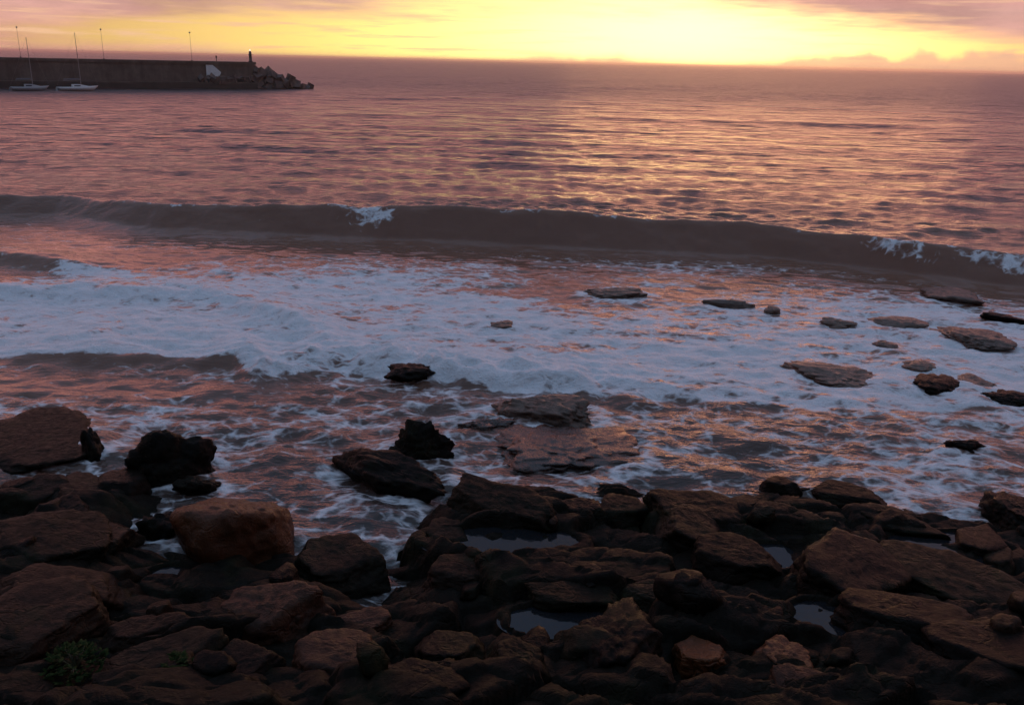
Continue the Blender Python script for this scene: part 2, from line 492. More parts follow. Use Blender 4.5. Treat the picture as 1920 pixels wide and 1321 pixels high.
def rock_verts(seed, sub=4, planes=8, soft=30.0, rough=0.15, flat=None, layers=0.0, lobes=0, spheres=(), flatn=None, boxp=5, slab=False):
    v, f = ico(sub)
    rs = np.random.RandomState(seed)
    n = rs.normal(size=(planes, 3)); n /= np.linalg.norm(n, axis=1)[:, None]
    d = rs.uniform(0.55, 0.98, planes)
    if slab:                                                     # broken plate: steep sides at odd angles
        ang = np.sort(rs.uniform(0, 6.283, planes)) * 0.35 + np.arange(planes) * 6.283 / planes * 0.65
        n = np.stack([np.cos(ang), np.sin(ang), rs.uniform(-.1, .55, planes)], 1); n /= np.linalg.norm(n, axis=1)[:, None]
        d = rs.uniform(0.60, 0.92, planes)
    if flat is not None:
        fn_ = flatn or (rs.uniform(-.15, .15), rs.uniform(-.15, .15))
        n = np.vstack([n, [[fn_[0], fn_[1], 1.0]]]); d = np.append(d, flat)
    yaw = rs.uniform(0, 3.14)
    vr = np.stack([v[:, 0] * math.cos(yaw) - v[:, 1] * math.sin(yaw), v[:, 0] * math.sin(yaw) + v[:, 1] * math.cos(yaw), v[:, 2]], 1)
    box = (np.abs(vr) ** boxp).sum(1) ** (-1 / boxp)                  # squarish block ...
    dots = v @ n.T
    r = np.where(dots > 0.05, d[None] / np.maximum(dots, 0.05), 9.0)
    r = np.minimum(np.column_stack([r, box]), 1.6)
    rm = r.min(1)
    r = rm - np.log(np.exp(-soft * (r - rm[:, None])).sum(1)) / soft         # ... with broken corners, edges a little rounded
    p = v * r[:, None]
    if lobes:
        for _ in range(lobes):
            c = rs.normal(size=3); c[2] = abs(c[2]); c /= np.linalg.norm(c)
            g = np.exp(-((v - c) ** 2).sum(1) / 0.09)
            p += v * (g * rs.uniform(0.10, 0.26))[:, None]
    if spheres:                                                  # a boulder of several humps grown together
        r = np.full(len(v), 0.35)
        for (cx, cy, cz, cr) in spheres:
            c = np.array([cx, cy, cz]); bq = v @ c; disc = bq * bq - c @ c + cr * cr
            r = np.maximum(r, np.where((disc > 0) & (bq + np.sqrt(np.maximum(disc, 0)) > 0), bq + np.sqrt(np.maximum(disc, 0)), 0))
        p = v * r[:, None]
    off = rs.uniform(0, 50, 3)
    a = fbm(p * 1.9 + off, 5, seed, 0.55) * rough * 1.9
    b_ = 1 - np.abs(fbm(p * 3.4 + off + 9, 4, seed + 5)) * 2
    p = p * (1 + a - np.clip(b_ - 0.55, 0, 1) * rough * 1.3)[:, None]
    p += v * (fbm(p * 9 + off, 3, seed + 8) * rough * 0.42)[:, None]
    if layers:
        p[:, 2] += layers * np.sin(p[:, 2] * 17 + fbm(p * 1.5 + off, 2, seed + 3) * 5) * 0.06
    lo, hi = p.min(0), p.max(0)
    p = (p - (lo + hi) / 2) / ((hi - lo) / 2)
    return p, f

def mesh_from(name, p, f):
    me = bpy.data.meshes.new(name)
    me.from_pydata(p.tolist(), [], f); me.update()
    me.polygons.foreach_set('use_smooth', np.ones(len(me.polygons), bool))
    return me

ROCKS = []     # (x, y, radius) of rocks standing in the water, for the surf around them

def rock(name, label, box, base=0.0, hf=0.5, dims=None, seed=1, mat=None, group=None, sub=4, cat='rock', tilt=(0, 0), rz=0.0,
         wet=False, **kw):
    """a boulder that fills about the given part of the view, standing at height base"""
    x0, y0, x1, y1 = box
    xc, yc = (x0 + x1) / 2, (y0 + y1) / 2
    # distance and size
    p = at(xc, yc, base)
    dist = (p - CAM).length
    w = (x1 - x0) / F * dist
    h = hf * w
    v = (p - CAM)
    cosA = Vector((v.x, v.y, 0)).length / dist; sinA = abs(v.z) / dist
    e = (y1 - y0) / F * dist / 2
    h = min(h, 1.6 * e / cosA)
    q = max(e - (h * cosA) ** 2 / (4 * e), 0.35 * e)      # half depth as seen, so that top and waterline fit the box
    b = min(q / sinA, 0.9 * w)
    p = at(xc, y1 - b * sinA * F / dist, base)
    c = h
    if dims:
        w, b, c = dims[0], dims[1] / 2, dims[2]
        p = at(xc, yc + 0.25 * c * cosA * F / dist, base)
    P, f = rock_verts(seed, sub, **kw)
    P = P * np.array([w / 2 * 1.03, b, c], np.float32)
    me = mesh_from(name, P, f)
    o = obj(name, me, mat or M_ROCK)
    o.location = p
    o.rotation_euler = (R(tilt[0]), R(tilt[1]), R(rz) - math.atan2(v.x, v.y))
    tag(o, label, cat, group)
    if wet: ROCKS.append((p.x, p.y, max(w / 2, b)))
    return o

# ------------------------------------------------------------------ ground: the rocky shore and the sea floor
CTRL = [  # px, py, height
 (-300,640,-1.6),(0,640,-1.5),(500,640,-1.5),(960,640,-1.3),(1400,640,-1.2),(1920,640,-1.1),(2200,640,-1.1),
 (-300,760,-0.9),(200,760,-0.9),(560,760,-0.9),(800,740,-0.8),(1000,720,-0.8),(1250,740,-0.8),(1600,740,-0.7),(1920,740,-0.7),
 (-200,880,-0.25),(60,900,-0.15),(190,880,-0.15),(300,830,-0.5),(440,850,-0.6),(470,900,-0.6),(560,930,-0.6),(640,970,-0.55),(700,1000,-0.5),(780,970,-0.5),
 (740,1060,-0.3),(710,1120,-0.25),(690,1150,0.0),(300,945,-0.15),(260,1000,-0.15),(340,1010,-0.1),(560,990,-0.4),(600,1000,-0.4),
 (1000,880,-0.5),(1150,900,-0.45),(1300,880,-0.5),(1500,870,-0.45),(1700,890,-0.4),(1880,920,-0.35),(2100,900,-0.4),
 (130,920,0.25),(60,960,0.35),(200,940,0.3),(120,1010,0.45),(210,1010,0.35),(30,1060,0.75),(180,1080,0.5),(300,1060,0.15),(380,1090,0.35),
 (440,1060,0.15),(520,1090,0.25),(600,1120,0.35),(560,1180,0.6),(640,1060,0.1),
 (100,1180,0.9),(260,1160,0.7),(400,1180,0.8),(60,1280,1.4),(250,1280,1.3),(450,1280,1.1),(650,1280,1.0),
 (830,960,0.25),(815,1030,0.3),(815,1100,0.4),(920,960,0.45),(1000,1010,0.42),(900,1010,0.42),(1060,980,0.5),(1180,960,0.4),(1130,1050,0.5),
 (1300,940,0.25),(1400,960,0.45),(1450,930,0.1),(1560,940,0.12),(1650,950,0.05),(1700,980,0.2),(1560,1000,0.4),(1380,1010,0.55),(1450,1040,0.45),
 (1780,1030,0.22),(1880,1010,0.08),(1900,1060,0.12),(1680,1040,0.4),(1800,1100,0.5),(1920,1110,0.5),
 (820,1160,0.6),(900,1130,0.55),(1000,1090,0.6),(1100,1120,0.65),(1120,1180,0.65),(1250,1080,0.65),(1350,1120,0.75),(1560,1170,0.75),(1650,1170,0.8),
 (800,1260,0.95),(1000,1250,1.0),(1200,1260,1.1),(1400,1270,1.1),(1600,1260,1.05),(1800,1220,0.9),(1920,1250,1.1),(2200,1100,0.7),(2200,1300,1.3),
 (-300,1050,0.6),(-300,1200,1.1),(-300,1350,1.8),(960,1420,1.7),(300,1420,1.9),(1600,1420,1.8),(2300,1450,1.8),
]
ca = np.array([[*at(px, py, z)[:2], z] for px, py, z in CTRL])
ca = np.vstack([ca, [[x, 2.0, 2.6] for x in (-14, -7, 0, 7, 14)], [[x, -1.5, 2.8] for x in (-14, 0, 14)],
                [[-26, 20, -.8], [26, 20, -.6], [-26, 12, .6], [26, 12, .7], [-26, 4, 2], [26, 4, 2], [-40, 34, -2], [40, 34, -2]]])
def rbf_fit(pts, val, lam=0.02):
    d = np.linalg.norm(pts[:, None] - pts[None], axis=2)
    n = len(pts)
    A = np.zeros((n + 3, n + 3)); A[:n, :n] = d - lam * np.eye(n) * -1
    A[:n, n] = 1; A[:n, n + 1:] = pts; A[n, :n] = 1; A[n + 1:, :n] = pts.T
    return np.linalg.solve(A, np.append(val, [0, 0, 0]))
RB = rbf_fit(ca[:, :2], ca[:, 2])
def ground_z(x, y):
    r = np.zeros(len(x)); n = len(ca)
    for i in range(n):
        r += RB[i] * np.hypot(x - ca[i, 0], y - ca[i, 1])
    return r + RB[n] + RB[n + 1] * x + RB[n + 2] * y

def cells(x, y, seed, size, skew=0.5):
    """fractured bedrock: per cell a tilted slab, dark cracks between"""
    gx, gy = x / size, y / (size * skew)
    ix, iy = np.floor(gx).astype(np.int64), np.floor(gy).astype(np.int64)
    d1 = np.full(len(x), 9.0); d2 = np.full(len(x), 9.0); hh = np.zeros(len(x))
    one = np.zeros_like(ix)
    for dx in (-1, 0, 1):
        for dy in (-1, 0, 1):
            cx, cy = ix + dx, iy + dy
            jx = cx + _hash(cx, cy, one, seed); jy = cy + _hash(cx, cy, one + 1, seed)
            d = np.hypot(gx - jx, gy - jy)
            t = _hash(cx, cy, one + 2, seed) - 0.5
            tx = (_hash(cx, cy, one + 3, seed) - 0.5) * (gx - jx); ty = (_hash(cx, cy, one + 4, seed) - 0.5) * (gy - jy)
            hv = t + 0.9 * tx + 0.9 * ty
            near = d < d1
            d2 = np.where(near, d1, np.minimum(d2, d))
            hh = np.where(near, hv, hh); d1 = np.where(near, d, d1)
    return hh, d2 - d1

gx = np.linspace(-22, 22, 520); gy = np.concatenate([np.linspace(-1.5, 6, 40)[:-1], np.linspace(6, 21, 270), np.linspace(21.3, 40, 40)])
GX, GY = np.meshgrid(gx, gy)
fx, fy = GX.ravel(), GY.ravel()
gz = ground_z(fx, fy)
wx = fx + 0.45 * fbm2(fx * 0.8, fy * 0.8, 3, 3); wy = fy + 0.35 * fbm2(fx * 0.8 + 30, fy * 0.8, 3, 4)
h1, e1 = cells(wx, wy, 11, 2.3, 0.55)
h2, e2 = cells(wx + 7, wy + 3, 12, 0.75, 0.7)
amp = sstep(gz, -0.5, 0.4) * 0.75 + 0.25
uu = (wx * math.sin(R(28)) + wy * math.cos(R(28)) + 0.5 * fbm2(fx * .5, fy * .5, 3, 61)) / 1.15
saw = uu - np.floor(uu); saw = np.where(saw < 0.86, saw / 0.86, (1 - saw) / 0.14) - 0.5
gz = gz + 0.26 * amp * saw * sstep(fx, -5.5, -2.0)
uu = (wx * math.sin(R(-40)) + wy * math.cos(R(-40))) / 1.3
saw = uu - np.floor(uu); saw = np.where(saw < 0.86, saw / 0.86, (1 - saw) / 0.14) - 0.5
gz = gz + 0.20 * amp * saw * sstep(fx, -3.0, -5.5)
gz = gz + amp * (0.40 * h1 - 0.20 * np.exp(-e1 / 0.05) + 0.12 * h2 - 0.08 * np.exp(-e2 / 0.06)
                 + 0.06 * fbm2(fx * 1.6, fy * 1.6, 5, 8, 0.55) + 0.022 * fbm2(fx * 6, fy * 6, 4, 9, 0.6))
# hollows that hold the tide pools
POOLS = [((940, 1012), 1.30, 0.55, 0.42), ((1775, 1028), 1.05, 0.62, 0.22), ((1555, 1165), 0.62, 0.50, 0.74), ((1060, 1165), 0.85, 0.42, 0.62),
         ((1440, 1040), 0.75, 0.4, 0.46), ((330, 1075), 0.45, 0.3, 0.14)]
for (pp, rx, ry, zz) in POOLS:
    c = at(*pp, zz)
    d = np.hypot((fx - c.x) / rx, (fy - c.y) / ry) + 0.22 * fbm2(fx * 2.1, fy * 2.1, 3, 31)
    k_ = 1 - sstep(d, 0.72, 1.15)
    gz = gz * (1 - k_) + (zz - 0.09 + 0.22 * fbm2(fx * 2.6, fy * 2.6, 4, 41)) * k_
    rim = sstep(d, 1.0, 1.15) * (1 - sstep(d, 1.3, 1.5))
    gz = np.where(rim > 0, np.maximum(gz, zz + 0.05 * rim + 0.06 * fbm2(fx * 2.5, fy * 2.5, 3, 43) - 0.4 * (1 - rim)), gz)
GZ = gz.reshape(GX.shape)
shore = obj('rocky_shore', grid_mesh('rocky_shore', GX, GY, GZ), M_ROCK)
tag(shore, 'dark fractured bedrock sloping down into the surf', kind='structure')
# the land behind the view: the sea wall and the promenade the picture is taken from
mb = MB(); mb.box((-60, 0.2, -1.0), (60, 1.0, 7.3))
wall = mb.build('sea_wall', M_WALL); tag(wall, 'tall masonry sea wall below the viewpoint', 'wall')
mb = MB(); mb.box((-60, -30, 6.8), (60, 0.2, 7.29))
tag(mb.build('promenade', M_WALL), kind='structure')

hx = np.linspace(-160, 160, 220); hy = np.linspace(-60, 11.5, 90)
HX, HY = np.meshgrid(hx, hy)
q = -HY.ravel() - 3; hxx = HX.ravel()
nz_ = fbm2(hxx * 0.06, HY.ravel() * 0.06, 4, 55)
hz_ = np.where(q >= 0, 7.2, -3.0) + 25 * sstep(q, 0, 6) + 6 * sstep(q, 4, 40) + 3.0 * sstep(q, 0, 8) * nz_
side_ = 24 * sstep(hxx, 13.0, 19.0) * sstep(HY.ravel(), 11.5, 6.0) * (1 + 0.25 * nz_) - 3  # bluff out of view on the right, added to shade the lower right
hz_ = np.maximum(hz_, side_)
shade_hill = obj('added_shade_hill', grid_mesh('added_shade_hill', HX, HY, hz_.reshape(HX.shape)), M_WALL); tag(shade_hill, kind='structure')  # unseen high ground, added to block sky light and darken the foreground

def gz_at(x, y):
    ix = np.interp(x, gx, np.arange(len(gx))); iy = np.interp(y, gy, np.arange(len(gy)))
    return float(GZ[int(round(iy)), int(round(ix))])

# pools: flat water lying in the hollows
for i, (pp, rx, ry, zz) in enumerate(POOLS):
    c = at(*pp, zz)
    rs = np.random.RandomState(60 + i); mb = MB()
    ring = [(math.cos(t) * rx * 1.28, math.sin(t) * ry * 1.28, 0) for t in np.linspace(0, 2 * math.pi, 40)[:-1]]
    mb.v = [(0, 0, 0)] + ring; mb.f = [(0, j + 1, (j + 1) % 39 + 1) for j in range(39)]
    o = mb.build('tide_pool', M_POOL, loc=(c.x, c.y, zz - 0.02)); tag(o, kind='structure')

# ------------------------------------------------------------------ table of the larger rocks: box in the view, base height, height/width, ...
SURF = 'rocks awash in the surf'
SHORE = 'boulders of the shore'
RT = [
 # in the water
 dict(label='black three-lobed boulder standing in the left shallows', box=(250,812,396,908), base=0.0, hf=0.55, seed=3, mat=M_DARK, spheres=((-.60,0,.42,.27),(-.10,0,.56,.48),(.50,0,.36,.40),(0,0,-.25,.86)), rough=.10, wet=True),
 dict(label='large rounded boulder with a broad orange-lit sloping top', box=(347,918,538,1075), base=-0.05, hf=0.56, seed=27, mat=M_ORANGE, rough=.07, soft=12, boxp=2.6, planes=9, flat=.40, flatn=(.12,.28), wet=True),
 dict(label='upper dark block of the leaning pair in the middle of the water', box=(723,795,852,868), base=0.0, hf=0.52, seed=8, mat=M_DARK, wet=True),
 dict(label='long dark rock slanting down to the right below the dark block', box=(604,836,848,942), base=0.0, dims=(3.3,1.35,.50), seed=15, mat=M_DARK, rz=-38, wet=True, rough=.13, soft=14, boxp=3, planes=6),
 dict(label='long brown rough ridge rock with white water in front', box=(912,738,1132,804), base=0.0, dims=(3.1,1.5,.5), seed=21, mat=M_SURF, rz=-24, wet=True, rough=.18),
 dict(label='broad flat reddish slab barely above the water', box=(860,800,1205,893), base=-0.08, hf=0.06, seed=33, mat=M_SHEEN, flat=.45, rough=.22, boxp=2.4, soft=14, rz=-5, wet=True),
 dict(label='small low reddish rock behind the left end of the broad flat slab', box=(848,782,965,815), base=-0.04, hf=0.16, seed=37, mat=M_SHEEN, flat=.6, wet=True),
 dict(label='big flat grey-brown slab at the left edge of the water', box=(-60,782,182,880), base=-0.08, hf=0.075, seed=45, mat=M_ROCK, flat=.4, rz=8, rough=.08, wet=True),
 dict(label='pointed dark tip at the right end of the left slab', box=(158,798,194,858), base=0.05, hf=1.1, seed=47, mat=M_DARK, rough=.16, wet=True),
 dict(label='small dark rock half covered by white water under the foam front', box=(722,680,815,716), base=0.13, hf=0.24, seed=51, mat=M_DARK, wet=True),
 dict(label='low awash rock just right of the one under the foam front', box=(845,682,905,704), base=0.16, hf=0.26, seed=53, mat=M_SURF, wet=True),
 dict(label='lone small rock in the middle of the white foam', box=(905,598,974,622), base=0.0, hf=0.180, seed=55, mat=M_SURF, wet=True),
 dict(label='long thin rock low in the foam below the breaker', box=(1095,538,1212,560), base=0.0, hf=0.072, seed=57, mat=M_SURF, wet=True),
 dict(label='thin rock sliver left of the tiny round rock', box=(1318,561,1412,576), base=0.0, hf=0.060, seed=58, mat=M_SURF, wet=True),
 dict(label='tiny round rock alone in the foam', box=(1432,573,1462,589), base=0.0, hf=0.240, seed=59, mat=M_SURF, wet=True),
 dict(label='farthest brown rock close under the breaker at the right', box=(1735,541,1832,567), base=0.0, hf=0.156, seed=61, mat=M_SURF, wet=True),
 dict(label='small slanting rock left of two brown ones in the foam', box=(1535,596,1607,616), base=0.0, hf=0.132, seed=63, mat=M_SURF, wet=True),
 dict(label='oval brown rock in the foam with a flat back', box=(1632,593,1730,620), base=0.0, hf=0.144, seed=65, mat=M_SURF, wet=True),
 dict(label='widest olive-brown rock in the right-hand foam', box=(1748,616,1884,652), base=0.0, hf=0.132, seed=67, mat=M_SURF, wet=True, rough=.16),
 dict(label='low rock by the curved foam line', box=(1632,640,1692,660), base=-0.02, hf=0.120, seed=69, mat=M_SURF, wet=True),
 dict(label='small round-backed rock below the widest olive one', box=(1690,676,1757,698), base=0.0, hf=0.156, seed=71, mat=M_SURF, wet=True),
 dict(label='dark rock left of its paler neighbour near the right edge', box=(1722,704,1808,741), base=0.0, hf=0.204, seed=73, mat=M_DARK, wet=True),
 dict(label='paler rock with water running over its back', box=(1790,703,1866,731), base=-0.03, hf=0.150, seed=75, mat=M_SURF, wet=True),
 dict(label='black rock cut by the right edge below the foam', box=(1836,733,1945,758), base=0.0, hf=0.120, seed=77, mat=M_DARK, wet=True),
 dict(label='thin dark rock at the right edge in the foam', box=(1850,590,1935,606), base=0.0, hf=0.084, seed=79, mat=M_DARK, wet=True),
 dict(label='small dark back in the streaky water at the right', box=(1776,824,1838,850), base=-0.05, hf=0.28, seed=81, mat=M_DARK, wet=True),
 dict(label='drowned low rock ridge under running water', box=(1465,686,1660,722), base=0.0, hf=0.08, seed=83, mat=M_SURF, wet=True),
 dict(label='dark squat rock in the inlet left of the big boulder', box=(262,962,352,1016), base=0.0, hf=0.4, seed=85, mat=M_DARK, wet=True),
 dict(label='low dark stone at the foot of the three-lobed boulder', box=(330,893,410,930), base=0.0, hf=0.32, seed=87, mat=M_ROCK, wet=True),
 # the seaward edge of the right-hand shelf
 dict(label='long dark ledge at the seaward corner of the shelf', box=(832,912,1075,1000), base=0.30, dims=(2.9,1.3,.5), seed=91, mat=M_OLIVE, flat=.6, rz=-30),
 dict(label='left rounded boulder of two on the skyline of the shelf', box=(1044,933,1140,985), base=0.30, hf=0.46, seed=93, mat=M_DARK),
 dict(label='right rounded boulder of two on the skyline of the shelf', box=(1122,932,1216,984), base=0.30, hf=0.46, seed=95, mat=M_ROCK),
 dict(label='wide dark hump rising right of the two rounded boulders', box=(1212,916,1440,1010), base=0.30, hf=0.28, seed=97, mat=M_OLIVE, rz=6),
 dict(label='sloping flat-faced slab leaning on the wide dark hump', box=(1232,960,1370,1030), base=0.42, hf=0.3, seed=99, mat=M_ROCK, flat=.6, tilt=(0,12)),
 dict(label='small dark rock jutting into the water from the shelf', box=(1428,898,1504,930), base=0.05, hf=0.4, seed=101, mat=M_DARK),
 dict(label='low smooth slab with a grey wet top at the water edge', box=(1520,905,1655,950), base=0.0, hf=0.18, seed=103, mat=M_ROCK, flat=.5),
 dict(label='brown slab behind the right-hand pool', box=(1580,948,1765,1010), base=0.12, hf=0.2, seed=105, mat=M_OLIVE, flat=.6),
 dict(label='black rock at the right edge beside the water', box=(1850,928,1965,1004), base=0.0, hf=0.42, seed=107, mat=M_DARK, rough=.15),
 dict(label='dark rock between the right-hand pool and the sea', box=(1790,985,1880,1045), base=0.12, hf=0.38, seed=109, mat=M_DARK),
 dict(label='small upright stone beyond the right-hand pool', box=(1848,1020,1900,1075), base=0.15, hf=0.6, seed=111, mat=M_OLIVE),
 # the middle of the shelf
 dict(label='smooth brown slab with a purplish top at the channel', box=(795,1046,940,1116), base=0.42, hf=0.30, seed=121, mat=M_BROWN, flat=.55),
 dict(label='reddish block forming the side wall of the channel', box=(797,975,880,1045), base=0.25, hf=0.5, seed=123, mat=M_ROCK),
 dict(label='pale flat oval stone in the middle of the shelf', box=(1168,1090,1275,1142), base=0.62, hf=0.3, seed=125, mat=M_OLIVE, flat=.6),
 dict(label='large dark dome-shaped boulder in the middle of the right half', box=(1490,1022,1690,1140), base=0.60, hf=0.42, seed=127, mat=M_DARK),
 dict(label='long olive slab below the right-hand pool', box=(1660,1058,1945,1150), base=0.45, hf=0.2, seed=129, mat=M_OLIVE, flat=.55, rz=-6),
 dict(label='long sloping slab left of the dome-shaped boulder', box=(1290,1010,1480,1090), base=0.50, hf=0.26, seed=131, mat=M_ROCK, rz=-14),
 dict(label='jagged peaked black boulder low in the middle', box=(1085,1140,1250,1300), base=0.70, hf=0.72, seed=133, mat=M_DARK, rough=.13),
 dict(label='olive boulder with a rounded crest beside the peaked black one', box=(895,1200,1045,1300), base=0.90, hf=0.5, seed=135, mat=M_OLIVE),
 dict(label='broad brown stone between the pools of the shelf', box=(985,1085,1165,1150), base=0.58, hf=0.24, seed=137, mat=M_OLIVE, flat=.6),
 dict(label='low dark stones wedge left of the crested olive boulder', box=(780,1180,905,1260), base=0.75, hf=0.4, seed=139, mat=M_DARK),
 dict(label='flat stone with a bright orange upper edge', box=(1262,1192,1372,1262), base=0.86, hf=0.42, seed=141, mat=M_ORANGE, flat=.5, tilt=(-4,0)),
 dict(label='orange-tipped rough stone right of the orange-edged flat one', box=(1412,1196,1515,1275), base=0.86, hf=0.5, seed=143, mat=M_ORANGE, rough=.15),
 dict(label='flat grey stone behind the orange-edged one', box=(1300,1115,1450,1185), base=0.74, hf=0.28, seed=145, mat=M_OLIVE, flat=.55),
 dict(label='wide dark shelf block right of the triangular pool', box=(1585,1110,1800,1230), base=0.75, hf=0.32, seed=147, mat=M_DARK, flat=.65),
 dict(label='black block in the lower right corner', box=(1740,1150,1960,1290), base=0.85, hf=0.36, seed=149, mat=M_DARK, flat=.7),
 dict(label='reddish-edged stone low right of the orange-tipped one', box=(1430,1255,1570,1345), base=1.0, hf=0.36, seed=151, mat=M_WARM),
 # the left bank
 dict(label='wet rock with a reddish glint at the head of the channel', box=(553,1000,722,1110), base=0.10, hf=0.36, seed=161, mat=M_ROCK, flat=.6),
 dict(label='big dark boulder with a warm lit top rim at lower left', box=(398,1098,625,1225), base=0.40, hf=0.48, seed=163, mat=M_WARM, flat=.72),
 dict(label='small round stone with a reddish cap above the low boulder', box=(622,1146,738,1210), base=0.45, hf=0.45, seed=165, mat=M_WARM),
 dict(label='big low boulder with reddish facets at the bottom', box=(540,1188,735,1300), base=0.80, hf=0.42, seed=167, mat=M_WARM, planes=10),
 dict(label='dark round-backed boulder cut by the bottom edge', box=(690,1250,890,1370), base=1.0, hf=0.42, seed=169, mat=M_DARK),
 dict(label='upper of two stepped slabs at lower left', box=(186,1162,368,1222), base=0.85, hf=0.26, seed=171, mat=M_BROWN, flat=.55),
 dict(label='lower of two stepped slabs at lower left', box=(196,1200,420,1290), base=0.98, hf=0.28, seed=173, mat=M_ROCK, flat=.6),
 dict(label='tilted straight-edged slab on the left bank, the seaward one', box=(-40,968,178,1085), base=0.55, hf=0.26, seed=175, mat=M_OLIVE, flat=.5, rz=-32, tilt=(0,8)),
 dict(label='tilted straight-edged slab on the left bank, the landward one', box=(20,1052,240,1150), base=0.68, hf=0.24, seed=177, mat=M_BROWN, flat=.5, rz=-32, tilt=(0,8)),
 dict(label='reddish-brown block just right of the straight-edged slabs', box=(160,975,262,1050), base=0.28, hf=0.42, seed=179, mat=M_BROWN),
 dict(label='lumpy brown boulder in the middle of the left bank', box=(108,885,192,950), base=0.18, hf=0.45, seed=181, mat=M_ROCK),
 dict(label='dark boulder behind the lumpy brown one', box=(175,880,275,945), base=0.12, hf=0.4, seed=183, mat=M_DARK),
 dict(label='grey-brown stone left of the lumpy brown boulder', box=(20,895,118,950), base=0.2, hf=0.4, seed=185, mat=M_ROCK),
 dict(label='rounded stone landward of the lumpy boulder', box=(80,940,185,990), base=0.32, hf=0.36, seed=187, mat=M_ROCK),
 dict(label='brown slab in the bottom left corner', box=(-60,1120,170,1230), base=1.0, hf=0.26, seed=189, mat=M_BROWN, flat=.6),
 dict(label='stone beside the green plant at the bottom edge', box=(190,1255,330,1335), base=1.2, hf=0.4, seed=191, mat=M_ROCK),
 dict(label='dark stone under the warm-rimmed boulder', box=(400,1215,530,1300), base=0.95, hf=0.4, seed=193, mat=M_DARK),
]
WETS = []
for r_ in RT:
    if r_.get('wet'):
        x0, y0, x1, y1 = r_['box']
        p = at((x0 + x1) / 2, (y0 + y1) / 2, 0.05)
        WETS.append((p.x, p.y, (x1 - x0) / F * (p - CAM).length / 2, (y1 - y0)))

